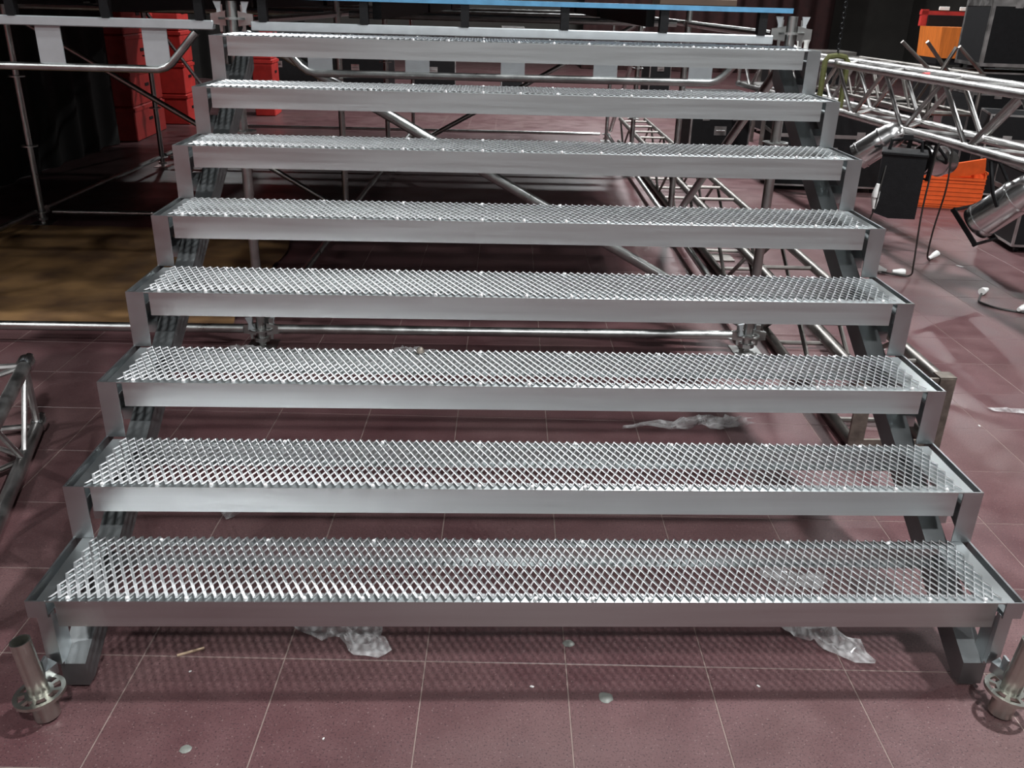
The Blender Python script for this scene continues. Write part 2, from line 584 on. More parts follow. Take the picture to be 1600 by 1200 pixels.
for s, side in ((-1, 'left'), (1, 'right')):
    def X(a, b2):
        return sorted((s*a, s*b2))
    # inclined channel beam
    b = MB()
    ya, yb = 0.018, 2.37
    xi0, xi1 = X(1.172, 1.236)
    dz = 0.092
    b.prism([(ya, 0.012), (0.053, 0.012), (yb, beam_top(yb)-dz), (yb, beam_top(yb)), (ya, beam_top(ya))], xi0, xi1)
    stg = b.build('stringer', M['beam'], stair, smooth=False)
    tag(stg, 'sloping galvanised side beam under the '+side+' ends of the treads')
    for i in range(8):
        y0, y1, z = SY[i], SY[i+1], SZ[i]
        # angle bracket carrying the tread end
        a = MB()
        xa, xb = X(HW-0.006, HW)
        a.box(xa, xb, y0, y1, z-0.05, z)
        xa, xb = X(1.236, HW-0.006)
        a.box(xa, xb, y0+0.004, y1, z-0.05, z-0.046)
        a.build('tread_bracket', M['zinc'], stg, smooth=False)
        # upright flange in front
        if i:
            fz = SZ[i-1]-0.002
            u = MB()
            xa, xb = X(1.228, HW)
            u.box(xa, xb, y0-0.0015, y0+0.0025, fz, z+0.0005)
            u.build('upright_flange', M['zinc'], stg, smooth=False)
            # gusset plate closing the side under the tread
            g = MB()
            xa, xb = X(HW-0.0032, HW-0.0002)
            zt = z-0.0505
            g.prism([(y0+0.0026, fz-0.045), (y1-0.002, min(zt, beam_top(y1)-0.03)), (y1-0.002, zt), (y0+0.0026, zt)], xa, xb)
            g.build('gusset_plate', M['beam'], stg, smooth=False)
            xa, xb = X(1.236, HW-0.0033)
            k = MB()
            ym = (y0+y1)/2
            k.prism([(ym-0.02, beam_top(ym-0.02)-0.06), (ym+0.02, beam_top(ym+0.02)-0.06), (ym+0.02, beam_top(ym+0.02)-0.02), (ym-0.02, beam_top(ym-0.02)-0.02)], xa, xb)
            k.build('spacer', M['zinc'], stg, smooth=False)
        else:
            u = MB()
            xa, xb = X(1.235, HW)
            u.box(xa, xb, y0-0.0015, y0+0.0025, z-0.05, z+0.0005)
            u.build('upright_flange', M['zinc'], stg, smooth=False)
            p = MB()                                 # lowest post: an angle standing on the foot
            xa, xb = X(1.222, 1.266)
            p.box(xa, xb, y0+0.004, y0+0.008, 0.085, z-0.052)
            xa, xb = X(1.222, 1.226)
            p.box(xa, xb, y0+0.0085, y0+0.055, 0.085, z-0.052)
            xa, xb = X(1.219, 1.2215)
            p.box(xa, xb, y0-0.012, y0+0.004, 0.10, z-0.03)
            p.build('foot_post', M['zinc'], stg, smooth=False)
    # foot: collar, rosette, wedge head; it leans a little outwards
    tilt = Matrix.Translation((s*1.238, -0.08, 0.0)) @ Matrix.Rotation(s*math.radians(6), 4, 'Y') @ Matrix.Translation((-s*1.262, 0.08, 0.0035))
    fx, fy = s*1.262, -0.08
    c = MB()
    c.lathe((fx, fy, 0.0), (0, 0, 1), [(0.002, 0.0), (0.002, 0.031), (0.062, 0.031), (0.064, 0.0243), (0.238, 0.0243), (0.238, 0.0205), (0.08, 0.0205), (0.08, 0.0)], 24)
    c.xf(tilt)
    col = c.build('base_collar', M['brass'], stair)
    r = MB()
    zt, zb, n = 0.078, 0.069, 48
    ri0, ri1, ro0, ro1 = 0.0245, 0.034, 0.051, 0.062
    for k in range(n):
        t0, t1 = 2*PI*k/n, 2*PI*(k+1)/n
        hole = (k % 6) not in (0, 1)
        segs = [(ri0, ri1), (ro0, ro1)] if hole else [(ri0, ro1)]
        for ra, rb in segs:
            P = []
            for zz in (zb, zt):
                for rr, tt in ((ra, t0), (rb, t0), (rb, t1), (ra, t1)):
                    P.append((fx+rr*math.cos(tt), fy+rr*math.sin(tt), zz))
            r.add(P, [(3, 2, 1, 0), (4, 5, 6, 7), (1, 2, 6, 5), (3, 0, 4, 7), (0, 1, 5, 4), (2, 3, 7, 6)])
    r.xf(tilt)
    r.build('rosette', M['brass'], col, smooth=False)
    q = MB()
    q.prism([(fx-s*0.012+0.02*0, fy+0.03), (fx+s*0.02*-1, fy+0.03), (fx-s*0.035, fy+0.07), (fx-s*0.002, fy+0.088)][::s], 0.081, 0.112, 2)
    q.bar((fx-s*0.016, fy+0.045, 0.05), (fx-s*0.02, fy+0.04, 0.15), 0.022, (0, 1, 0), 0.006)
    q.build('wedge_head', M['zinc'], col, smooth=False)

# ------------------------------------------------------------------ stage scaffold behind the stair
ROT = 0.0309


def gx(x, y):
    return x+ROT*(y-2.53)


ROWS = [2.53, 5.10, 7.67, 10.2]
COLS = [-3.66, -1.29, 1.28]
DECK_COLS = [-6.03]+COLS  # outer left bay added out of view to shade the floor below
stage = thing('stage_scaffold', 'galvanised ring scaffold carrying the stage deck behind the staircase', 'scaffold', (0, 2.53, 0))
stage.location = (0, 0, 0)


def rosette_mesh():
    r = MB()
    n = 24
    for k in range(n):
        t0, t1 = 2*PI*k/n, 2*PI*(k+1)/n
        segs = [(0.0245, 0.034), (0.051, 0.062)] if (k % 3) else [(0.0245, 0.062)]
        for ra, rb in segs:
            P = []
            for zz in (-0.0045, 0.0045):
                for rr, tt in ((ra, t0), (rb, t0), (rb, t1), (ra, t1)):
                    P.append((rr*math.cos(tt), rr*math.sin(tt), zz))
            r.add(P, [(3, 2, 1, 0), (4, 5, 6, 7), (1, 2, 6, 5), (3, 0, 4, 7), (0, 1, 5, 4), (2, 3, 7, 6)])
    return r.mesh('rosette', M['tube'], smooth=False)


ros_me = rosette_mesh()
wh = MB()      # wedge head: forked block plus the wedge
wh.prism([(0.028, -0.03), (0.075, -0.024), (0.095, -0.022), (0.095, 0.022), (0.075, 0.024), (0.028, 0.034)], -0.011, 0.011, 1)
wh.prism([(0.046, -0.055), (0.058, -0.055), (0.064, 0.06), (0.04, 0.06)], -0.004, 0.004, 1)
wedge_me = wh.mesh('wedge_head', M['tube'], smooth=False)
wing = MB()
wing.prism([(0.036, 0.0), (0.07, 0.0), (0.066, 0.03), (0.08, 0.066), (0.044, 0.066), (0.05, 0.03)], -0.006, 0.006, 1)
wing_me = wing.mesh('wedge', M['plate'], smooth=False)

for ri, ry in enumerate(ROWS):
    for ci, cx in enumerate(COLS):
        x = gx(cx, ry)
        top = 1.675 if ri else 1.665
        st = MB().tube((x, ry, 0.05), (x, ry, top), 0.0242, 16).build('standard_post', M['tube'], stage)
        for z in (0.095, 0.595, 1.095, 1.592):
            link('rosette', ros_me, st, (x, ry, z))
        bp = MB().box(x-0.075, x+0.075, ry-0.075, ry+0.075, 0.001, 0.007)
        bp.tube((x, ry, 0.007), (x, ry, 0.05), 0.019, 12).lathe((x, ry, 0.03), (0, 0, 1), [(0, 0.02), (0, 0.04), (0.02, 0.04), (0.02, 0.02)], 12)
        bp.build('base_plate', M['tube'], st, smooth=False)
        if ri == 0:
            for ang in (0, PI):
                for z in (0.095, 1.592):
                    w_ = link('wedge_head', wedge_me, st, (x, ry, z-0.002), ang)
                link('wedge', wing_me, st, (x, ry, 1.598), ang)
                if cx > -3:
                    link('wedge', wing_me, st, (x, ry, 0.1), ang+0.5)
# ledgers along x
for ri, ry in enumerate(ROWS):
    for ci in range(2):
        xa, xb = gx(COLS[ci], ry)+0.09, gx(COLS[ci+1], ry)-0.09
        MB().tube((xa, ry, 0.094), (xb, ry, 0.094), 0.0242 if ri == 0 else 0.02, 14).build('ledger', M['tube'], stage)
        if ri:
            MB().tube((xa, ry, 1.575), (xb, ry, 1.575), 0.0242, 10).build('ledger', M['tube'], stage)
# ledgers along y
for ci, cx in enumerate(COLS):
    for ri in range(3):
        ya, yb = ROWS[ri]+0.09, ROWS[ri+1]-0.09
        for z in (0.105, 1.575):
            MB().tube((gx(cx, ya), ya, z), (gx(cx, yb), yb, z), 0.0215, 10).build('ledger', M['tube'], stage)
# diagonals


def diag(p0, p1, r=0.0242):
    MB().tube(p0, p1, r, 12).build('diagonal_brace', M['tube'], stage)


diag((-1.255, 2.575, 1.545), (1.245, 2.575, 0.15), 0.0265)
diag((gx(-3.66, 5.1)+0.05, 5.14, 1.5), (gx(-1.29, 5.1)-0.05, 5.14, 0.15), 0.02)
diag((gx(1.28, 7.67)-0.05, 7.71, 1.5), (gx(-1.29, 7.67)+0.05, 7.71, 0.15), 0.024)
diag((gx(1.28, 2.6)+0.04, 2.6, 1.52), (gx(1.28, 5.05)+0.04, 5.05, 0.16), 0.026)
diag((gx(1.28, 7.7)+0.04, 7.74, 1.5), (gx(1.28, 10.1)+0.04, 10.1, 0.16), 0.026)
diag((gx(-3.66, 7.74), 7.74, 1.5), (gx(-3.66, 10.1), 10.1, 0.16), 0.02)


# bridging ledgers at the front: flat top rail, bent bottom tube, web plates
def bridge(xa, xb, plates, name):
    y = 2.53
    o = MB().bbox(xa+0.085, xb-0.085, y-0.022, y+0.022, 1.541, 1.582, 0.004).build('bridging_ledger', M['plate'], stage, smooth=False)
    zt = 1.365
    pts = [(xa+0.17, y, 1.53), (xa+0.235, y, 1.46), (xa+0.295, y, 1.395), (xa+0.325, y, 1.374), (xa+0.36, y, zt),
           (xb-0.36, y, zt), (xb-0.325, y, 1.374), (xb-0.295, y, 1.395), (xb-0.235, y, 1.46), (xb-0.17, y, 1.53)]
    MB().path(pts, 0.0175, 12).build('lower_tube', M['tube'], o)
    for px in plates:
        MB().box(px-0.056, px+0.056, y-0.004, y+0.004, zt+0.012, 1.541).build('web_plate', M['plate'], o, smooth=False)


bridge(-1.29, 1.28, [-0.905, -0.455, -0.01, 0.425, 0.875], 'c')
bridge(-3.66, -1.29, [-3.05, -2.6, -2.125, -1.648], 'l')

# stage deck panels on top
DZ0, DZ1 = 1.678, 1.699
for ci in range(3):
    for ri in range(3):
        xa, xb = DECK_COLS[ci]+0.012, DECK_COLS[ci+1]-0.012
        y0, y1 = ROWS[ri]+(-0.03 if ri == 0 else 0.006), ROWS[ri+1]-0.006
        lab = ['stage deck panel, %s bay, %s row from the staircase' % (a, b2) for a, b2 in
               (((('added outer left', 'left-hand', 'centre')[ci]), ('front', 'second', 'third')[ri]),)][0]
        d = MB().prism([(gx(xa, y0), y0), (gx(xb, y0), y0), (gx(xb, y1), y1), (gx(xa, y1), y1)], DZ0, DZ1, 2).build('stage_deck', M['deck'], smooth=False)
        tag(d, ('blue-edged ' if ri == 0 else 'dark ')+lab, 'deck', 'stage deck panels')
        e = MB().box(gx(xa, y0), gx(xb, y0), y0-0.004, y0, DZ0, DZ1).build('edge_strip', M['blue'], d, smooth=False)
        tag(e, 'blue painted front edge')
        nb = 6 if ri == 0 else 0
        for k in range(nb):
            x = gx(xa, y0)+0.13+k*(xb-xa-0.26)/(nb-1)
            MB().box(x-0.019, x+0.019, y0+0.004, y0+0.05, 1.583, DZ0).build('support_block', M['black_metal'], d, smooth=False)
        for k in (0.25, 0.75):
            x = xa+(xb-xa)*k
            MB().prism([(gx(x, y0)-0.02, y0+0.1), (gx(x, y0)+0.02, y0+0.1), (gx(x, y1)+0.02, y1-0.1), (gx(x, y1)-0.02, y1-0.1)], 1.602, DZ0, 2).build('joist', M['black_metal'], d, smooth=False)
o = MB().bbox(0.66, 1.02, 2.56, 2.75, DZ1+0.0005, DZ1+0.03, 0.003).build('wood_board', M['brown'], smooth=False)
tag(o, 'brown board lying on the blue stage edge above the top tread', 'board')


# ------------------------------------------------------------------ trusses
def truss(name, label, p0, p1, width, height, chord_r, brace_r, pitch, material, group=None, flats=False, ends_=True, side_=None):
    """four-chord lattice truss; p0,p1 = ends of the lower chord nearest -side"""
    p0 = Vector(p0)
    p1 = Vector(p1)
    d = (p1-p0)
    Ln = d.length
    d.normalize()
    sd = Vector((d.y, -d.x, 0)).normalized()
    up = Vector((0, 0, 1))
    t = thing(name, label, 'truss', p0, 0, group)
    org = Vector(p0)

    def pt(u, a, b2):
        return d*u+sd*(a*width)+up*(b2*height)
    for a, b2 in ((0, 0), (1, 0), (0, 1), (1, 1)):
        MB().tube(pt(0, a, b2), pt(Ln, a, b2), chord_r, 12).build('chord', material, t)
    nb = max(2, int(round(Ln/pitch)))
    st = Ln/nb
    faces = [((0, 0), (0, 1)), ((1, 0), (1, 1)), ((0, 0), (1, 0)), ((0, 1), (1, 1))]
    for fi, (A, B) in enumerate(faces):
        for k in range(nb):
            u0, u1 = k*st+0.01, (k+1)*st-0.01
            a, b2 = (A, B) if (k+fi) % 2 else (B, A)
            if flats and fi >= 2:      # ladder-like top and bottom
                um = (u0+u1)/2
                MB().tube(pt(um, *A), pt(um, *B), brace_r, 8, cap=False).build('rung', material, t)
            else:
                MB().tube(pt(u0, *a), pt(u1, *b2), brace_r, 8, cap=False).build('lacing_bar', material, t)
    if ends_:
        for u in (0.0, Ln):
            for A, B in ((((0, 0)), (0, 1)), ((1, 0), (1, 1)), ((0, 0), (1, 0)), ((0, 1), (1, 1))):
                MB().tube(pt(u, *A), pt(u, *B), brace_r*1.3, 8).build('end_bar', material, t)
    return t, pt


# long truss lying on the floor on the right of the scaffold
tA, ptA = truss('floor_truss', 'long weathered box truss lying on the floor right of the scaffold', (1.42, 1.40, 0.032), (1.42+0.028*8.6, 10.0, 0.032),
                0.325, 0.285, 0.0255, 0.0125, 0.48, M['alu_dark'], flats=True, ends_=False)
ef = MB()
for a in (0, 1):
    q = ptA(-0.012, a, 0.5)
    ef.box(q.x-0.032, q.x+0.032, q.y-0.006, q.y+0.006, -0.03, 0.31)
q0, q1 = ptA(-0.012, 0, 1), ptA(-0.012, 1, 1)
ef.box(q0.x+0.032, q1.x-0.032, q0.y-0.006, q0.y+0.006, 0.25, 0.31)
ef.box(q0.x+0.032, q1.x-0.032, q0.y-0.006, q0.y+0.006, -0.03, 0.03)
for a in (0, 1):
    q = ptA(0.02, a, 1)
    ef.box(q.x-0.034, q.x+0.034, q.y-0.035, q.y+0.03, 0.31, 0.317)
tag(ef.build('end_frame', M['rust'], tA, smooth=False), 'rusty flat-bar end frame with bolt holes')

# raised truss with lamps on the right
tB, ptB = truss('lighting_truss', 'raised aluminium lighting truss hung with lamps right of the staircase', (3.03, 1.7, 0.92), (2.70, 8.4, 0.92),
                0.36, 0.36, 0.029, 0.017, 0.42, M['alu'])
for u, a in ((2.95, 0.5),):
    q0, q1 = ptB(u, 0, 1), ptB(u+0.28, 1, 1)
    MB().tube(q0.lerp(q1, 0.42), q0.lerp(q1, 0.60), 0.021, 12).build('tape_wrap', M['pink'], tB)

# truss stack behind the lighting truss
truss('spare_truss', 'dull truss section with open zigzag lacing lying behind the lighting truss', (4.15, 6.86, 0.80), (4.05, 9.6, 0.80), 0.48, 0.36, 0.024, 0.014, 0.36, M['alu_dark'])
truss('spare_truss', 'lower truss section stacked beneath the zigzag one behind the lighting truss', (4.2, 7.1, 0.032), (4.05, 9.6, 0.032), 0.34, 0.34, 0.024, 0.014, 0.4, M['alu'])
# truss at the left edge of the picture
tC, ptC = truss('edge_truss', 'aluminium truss end with conical couplers at the left edge beside the stairs', (-1.98, 1.5, 0.032), (-1.60, 0.1, 0.032), 0.29, 0.27, 0.026, 0.011, 0.3, M['alu'])
for a in (0, 1):
    for b2 in (0, 1):
        q = ptC(-0.03, a, b2)
        d = (ptC(0, 0, 0)-ptC(1, 0, 0)).normalized()
        MB().lathe(q-d*0.05, d, [(0, 0.027), (0.02, 0.034), (0.06, 0.034), (0.065, 0.02), (0.12, 0.017), (0.12, 0.0)], 14).build('conical_coupler', M['chrome'], tC)

# hoist chain and green sling holding the lighting truss
ch = MB()
cx, cy = 2.83, 5.95
for k in range(52):
    z = 1.375+k*0.04
    pts = []
    for i in range(9):
        t_ = 2*PI*i/8
        a, b2 = math.cos(t_)*0.014, math.sin(t_)*0.026
        pts.append((cx+(a if k % 2 else 0), cy+(0 if k % 2 else a), z+b2))
    ch.path(pts, 0.0045, 5)
o = ch.build('hoist_chain', M['black_metal'])
tag(o, 'dark hoist chain hanging down to the lighting truss', 'chain')
sl = MB()
sl.path([(2.735, cy, 0.87), (2.735, cy, 1.30), (2.76, cy, 1.335), (2.83, cy, 1.345), (2.90, cy, 1.335), (2.925, cy, 1.30), (2.925, cy, 0.87), (2.83, cy, 0.86), (2.735, cy, 0.87)], 0.024, 8)
tag(sl.build('lifting_sling', M['green']), 'olive green lifting sling round the lighting truss', 'sling')


# ------------------------------------------------------------------ lamps on the lighting truss
def par_can(label, front, back, r, yoke_top, frame=True):
    f = Vector(front)
    b2 = Vector(back)
    ax = (b2-f)
    L_ = ax.length
    ax.normalize()
    t = thing('par_can', label, 'spotlight', f, 0, 'chrome spotlights on the lighting truss')
    z = Vector((0, 0, 0))
    MB().lathe(z, ax, [(0.006, r*0.93), (0.0, r*0.97), (0.0, r), (L_*0.62, r), (L_*0.66, r*0.96), (L_*0.8, r*0.9), (L_*0.94, r*0.78), (L_, r*0.55), (L_, 0)], 28).build('housing', M['chrome'], t)
    MB().lathe(z, ax, [(0.03, r*0.92), (0.028, 0)], 28).build('lens', M['black_metal'], t)
    for u in (0.08, 0.6):
        MB().lathe(z+ax*(L_*u), ax, [(0, r), (0, r*1.05), (0.012, r*1.05), (0.012, r)], 28).build('rim', M['chrome'], t)
    side = ax.cross(Vector((0, 0, 1))).normalized()
    upv = side.cross(ax).normalized()
    if frame:
        g = MB()
        w_ = r*1.18
        for sx, sy in ((-1, 0), (1, 0), (0, -1), (0, 1)):
            c = side*(sx*w_)+upv*(sy*w_)
            if sx:
                g.bar(c-upv*w_*1.08-ax*0.012, c+upv*w_*1.08-ax*0.012, 0.03, ax, 0.012)
            else:
                g.bar(c-side*w_*1.08-ax*0.012, c+side*w_*1.08-ax*0.012, 0.03, ax, 0.012)
        g.build('filter_frame', M['black_metal'], t, smooth=False)
    m = ax*(L_*0.45)
    top = Vector(yoke_top)-f
    y_ = MB()
    y_.path([m+side*r*1.02, m+side*r*1.12+(top-m)*0.3, top+side*0.05, top-side*0.05, m-side*r*1.12+(top-m)*0.3, m-side*r*1.02], 0.011, 6)
    y_.build('yoke', M['black_metal'], t)
    c = MB().box(top.x-0.03, top.x+0.03, top.y-0.02, top.y+0.02, top.z-0.01, top.z+0.05)
    c.build('clamp', M['black_metal'], t, smooth=False)


par_can('chrome spotlight tilted down to the left at the stair end of the lighting truss', (2.60, 4.64, 0.715), (2.82, 4.50, 0.935), 0.098, (2.90, 4.56, 0.86), False)
par_can('chrome spotlight lying level behind the black hanging box', (2.93, 4.36, 0.75), (3.21, 4.46, 0.72), 0.102, (2.95, 4.3, 0.87))
par_can('large chrome spotlight with black filter frame pointing down at the right edge', (3.10, 3.78, 0.435), (3.30, 3.50, 0.775), 0.112, (3.08, 3.7, 0.85))

# black box-shaped lamp
bb = thing('box_lamp', 'matt black box-shaped floodlight hanging under the lighting truss', 'floodlight', (2.63, 3.98, 0.435), math.radians(-24))
MB().prism([(-0.135, 0.03), (-0.03, 0.0), (0.135, 0.01), (0.135, 0.415), (-0.135, 0.415)], -0.11, 0.11, 1).build('housing', M['black_metal'], bb, smooth=False)
MB().bbox(-0.142, 0.142, -0.118, 0.118, 0.405, 0.43, 0.006).build('top_lid', M['black_metal'], bb, smooth=False)
MB().path([(-0.1, 0, 0.425), (-0.09, 0, 0.49), (0.0, 0, 0.51), (0.09, 0, 0.49), (0.1, 0, 0.425)], 0.012, 8).build('yoke', M['black_metal'], bb)
MB().box(-0.03, 0.03, -0.02, 0.02, 0.5, 0.53).build('clamp', M['black_metal'], bb, smooth=False)


# hanging cables with white plugs
def cable(label, pts, plugs, r=0.006):
    # smooth the path with Catmull-Rom
    P = [Vector(p) for p in pts]
    out = []
    for i in range(len(P)-1):
        a, b2, c, d = P[max(i-1, 0)], P[i], P[i+1], P[min(i+2, len(P)-1)]
        for k in range(6):
            t_ = k/6
            out.append(0.5*((2*b2)+(-a+c)*t_+(2*a-5*b2+4*c-d)*t_*t_+(-a+3*b2-3*c+d)*t_**3))
    out.append(P[-1])
    t = thing('power_cable', label, 'cable', (0, 0, 0), 0, 'loose black cables by the lighting truss')
    MB().path(out, r, 7).build('cord', M['cable'], t)
    for p, d in plugs:
        MB().lathe(Vector(p)-Vector(d).normalized()*0.04, d, [(0, 0), (0, 0.012), (0.03, 0.018), (0.055, 0.024), (0.085, 0.024), (0.085, 0.0)], 12).build('plug', M['white'], t)


cable('black cable hanging from the lighting truss ending in two white plugs near the stairs',
      [(2.80, 3.9, 0.93), (2.80, 3.93, 0.5), (2.83, 3.95, 0.12), (2.84, 3.98, 0.02), (2.76, 4.02, 0.012), (2.68, 4.08, 0.012)],
      [((2.78, 4.04, 0.026), (1, -0.2, 0)), ((2.68, 4.10, 0.026), (-1, 0.5, 0.2))])
cable('black cable hanging past the orange crate ending in one white plug',
      [(3.04, 4.18, 0.89), (3.07, 4.19, 0.6), (3.06, 4.22, 0.3), (3.10, 4.30, 0.08), (3.19, 4.42, 0.012), (3.22, 4.5, 0.012)],
      [((3.24, 4.48, 0.027), (0.6, 0.2, 0.3))])
cable('black cable from the box floodlight with a white connector at its side',
      [(2.50, 3.93, 0.80), (2.47, 3.9, 0.62), (2.465, 3.93, 0.45), (2.42, 3.98, 0.30), (2.32, 4.1, 0.24), (2.2, 4.3, 0.22)],
      [((2.462, 3.92, 0.615), (0, 0.1, -1)), ((2.466, 3.93, 0.53), (0, 0.1, 1))], 0.005)
cable('black cable looped on the floor at the right edge with white plugs',
      [(3.16, 3.62, 0.012), (3.08, 3.5, 0.010), (3.05, 3.42, 0.008), (3.12, 3.3, 0.008), (3.3, 3.22, 0.008), (3.45, 3.3, 0.012)],
      [((3.18, 3.63, 0.026), (-1, -0.8, 0)), ((3.22, 3.26, 0.026), (1, 0.6, 0)), ((3.30, 3.34, 0.026), (0.8, 1, 0))], 0.007)

# ------------------------------------------------------------------ orange folding crate on the floor
cr = thing('folding_crate', 'bright orange plastic folding crate half collapsed on the floor behind the box floodlight', 'crate', (4.28, 6.52, 0), math.radians(-12))


def crate_wall(w_, h_, n=6):
    m = MB().box(-w_/2, w_/2, -0.008, 0.008, 0, h_)
    for k in range(n):
        z = 0.02+k*(h_-0.03)/n
        m.box(-w_/2, w_/2, -0.014, -0.008, z, z+0.008)
    m.box(-w_/2, w_/2, -0.018, 0.014, h_-0.02, h_)
    return m


MB().box(-0.3, 0.3, -0.2, 0.2, 0.002, 0.02).build('base', M['orange'], cr, smooth=False)
o = crate_wall(0.6, 0.27).build('side_wall', M['orange'], cr, smooth=False)
o.location = (0, -0.2, 0.02)
o = crate_wall(0.6, 0.27).build('side_wall', M['orange'], cr, smooth=False)
o.location = (0, 0.2, 0.02)
o = crate_wall(0.4, 0.27).build('end_wall', M['orange'], cr, smooth=False)
place(o, (-0.3, 0, 0.02), -PI/2)
o = crate_wall(0.4, 0.33).build('end_wall', M['orange'], cr, smooth=False)
place(o, (0.3, 0, 0.02), PI/2)
o = MB().box(-0.02, 0.3, -0.008, 0.008, 0, 0.14).build('raised_flap', M['orange'], cr, smooth=False)
o.location = (0.0, -0.17, 0.28)
o.rotation_euler = (0.25, -0.22, 0)


# ------------------------------------------------------------------ flight cases
def flight_case(label, loc, size, rz=0, group=None, lid=0.3, handle=True, e=0.018):
    sx, sy, sz = size
    t = thing('flight_case', label, 'flight case', loc, rz, group)
    zl = sz*(1-lid)
    MB().box(-sx/2+0.004, sx/2-0.004, -sy/2+0.004, sy/2-0.004, 0.05, zl-0.004).build('body', M['black'], t, smooth=False)
    MB().box(-sx/2+0.004, sx/2-0.004, -sy/2+0.004, sy/2-0.004, zl+0.004, sz-0.004).build('lid', M['black'], t, smooth=False)
    m = MB()
    for a in (-1, 1):
        for b2 in (-1, 1):
            m.box(*sorted((a*sx/2, a*(sx/2-e))), *sorted((b2*sy/2, b2*(sy/2-e))), 0.05, sz)
        for z0, z1 in ((0.05, 0.05+e), (zl-e, zl+e), (sz-e, sz)):
            m.box(-sx/2+e, sx/2-e, *sorted((a*sy/2, a*(sy/2-e*0.6))), z0, z1)
            m.box(*sorted((a*sx/2, a*(sx/2-e*0.6))), -sy/2+e, sy/2-e, z0, z1)
    m.build('edge_trim', M['alu'], t, smooth=False)
    for a in (-1, 1):
        for b2 in (-1, 1):
            c = MB()
            c.lathe((a*(sx/2-0.06)-0.012, b2*(sy/2-0.06), 0.026), (1, 0, 0), [(0, 0), (0, 0.025), (0.025, 0.025), (0.025, 0)], 10)
            c.box(a*(sx/2-0.06)-0.02, a*(sx/2-0.06)+0.02, b2*(sy/2-0.06)-0.02, b2*(sy/2-0.06)+0.02, 0.04, 0.055)
            c.build('castor', M['black_metal'], t, smooth=False)
    if handle:
        g = MB().box(-0.07, 0.07, -sy/2-0.004, -sy/2+0.004, sz*0.5-0.05, sz*0.5+0.05)
        g.path([(-0.05, -sy/2-0.012, sz*0.5), (0.05, -sy/2-0.012, sz*0.5)], 0.008, 6)
        g.build('handle', M['alu'], t, smooth=False)
        for a in (-0.25, 0.25):
            MB().box(a*sx-0.04, a*sx+0.04, -sy/2-0.003, -sy/2+0.003, zl-0.05, zl+0.05).build('latch', M['alu'], t, smooth=False)
    return t


flight_case('upper black flight case with silver edges in the upper right corner', (5.82, 8.4, 1.125), (1.1, 0.7, 0.78), math.radians(-6), lid=0.12, e=0.035)
flight_case('lower black flight case carrying another in the upper right corner', (5.82, 8.4, 0), (1.12, 0.72, 1.12), math.radians(-6), lid=0.2)
flight_case('low black flight case on the floor under the stair end of the lighting truss', (3.35, 7.3, 0), (1.1, 0.6, 0.78), math.radians(-6))
flight_case('black flight case with a vertical silver edge standing behind the orange crate', (5.2, 6.95, 0), (0.75, 0.6, 0.82), math.radians(-20))
flight_case('black flight case cut off by the right edge below the big spotlight', (4.4, 4.95, 0), (0.8, 0.6, 0.62), math.radians(-8))
flight_case('black flight case standing far behind the lighting truss near the dark red drape', (4.4, 11.4, 0), (1.0, 0.6, 1.0), 0.1)
flight_case('black road case seen low between the first steps of the raised truss and stairs', (2.55, 8.7, 0), (0.7, 0.6, 0.8), 0.05)
# cases far under and beyond the stage
flight_case('leftmost of the far black cases beyond the stage', (-3.6, 14.2, 0), (1.3, 0.7, 1.25), 0.1)
flight_case('far black case in the middle of the row beyond the stage', (-2.3, 14.6, 0), (1.1, 0.7, 1.15), -0.1)
flight_case('far black case at the right of the row beyond the stage', (-0.98, 14.0, 0), (0.75, 0.6, 1.2), 0.05)
flight_case('narrow upright black case standing alone on the pale far floor', (0.42, 16.0, 0), (0.42, 0.5, 1.25), 0.0)
flight_case('small black case beside the truss on the far floor', (3.3, 16.5, 0), (0.45, 0.45, 1.1), 0.2)
flight_case('small black case lying on the floor beyond the raised truss', (2.95, 10.9, 0), (0.6, 0.4, 0.35), 0.3)

flight_case('flat black case packed between the two stacked spare trusses', (4.36, 8.1, 0.402), (0.5, 0.9, 0.372), 0.03, lid=0.3)
# grey table case with small white lamps on it
tb = thing('work_bench', 'grey metal bench far behind the lighting truss with small pale parts', 'bench', (4.05, 10.2, 0), -0.05)
MB().bbox(-0.55, 0.55, -0.3, 0.3, 1.16, 1.21, 0.004).build('top', M['alu_dark'], tb, smooth=False)
MB().box(-0.52, 0.52, -0.28, -0.26, 1.02, 1.09).build('rail', M['alu_dark'], tb, smooth=False)
for a in (-1, 1):
    for b2 in (-1, 1):
        MB().box(a*0.5-0.02, a*0.5+0.02, b2*0.26-0.02, b2*0.26+0.02, 0, 1.16).build('leg', M['alu_dark'], tb, smooth=False)
for k, (x, z) in enumerate(((-0.14, 1.21), (-0.05, 1.21))):
    o = MB().lathe((4.05+x, 10.1, z), (0, 0, 1), [(0, 0), (0, 0.03), (0.08, 0.03), (0.12, 0.045), (0.16, 0.04), (0.17, 0)], 12).build('lamp_bulb', M['white'])
    tag(o, ('left' if k == 0 else 'right')+' one of two small white bulbs on the grey bench', 'bulb', 'white bulbs on the bench')

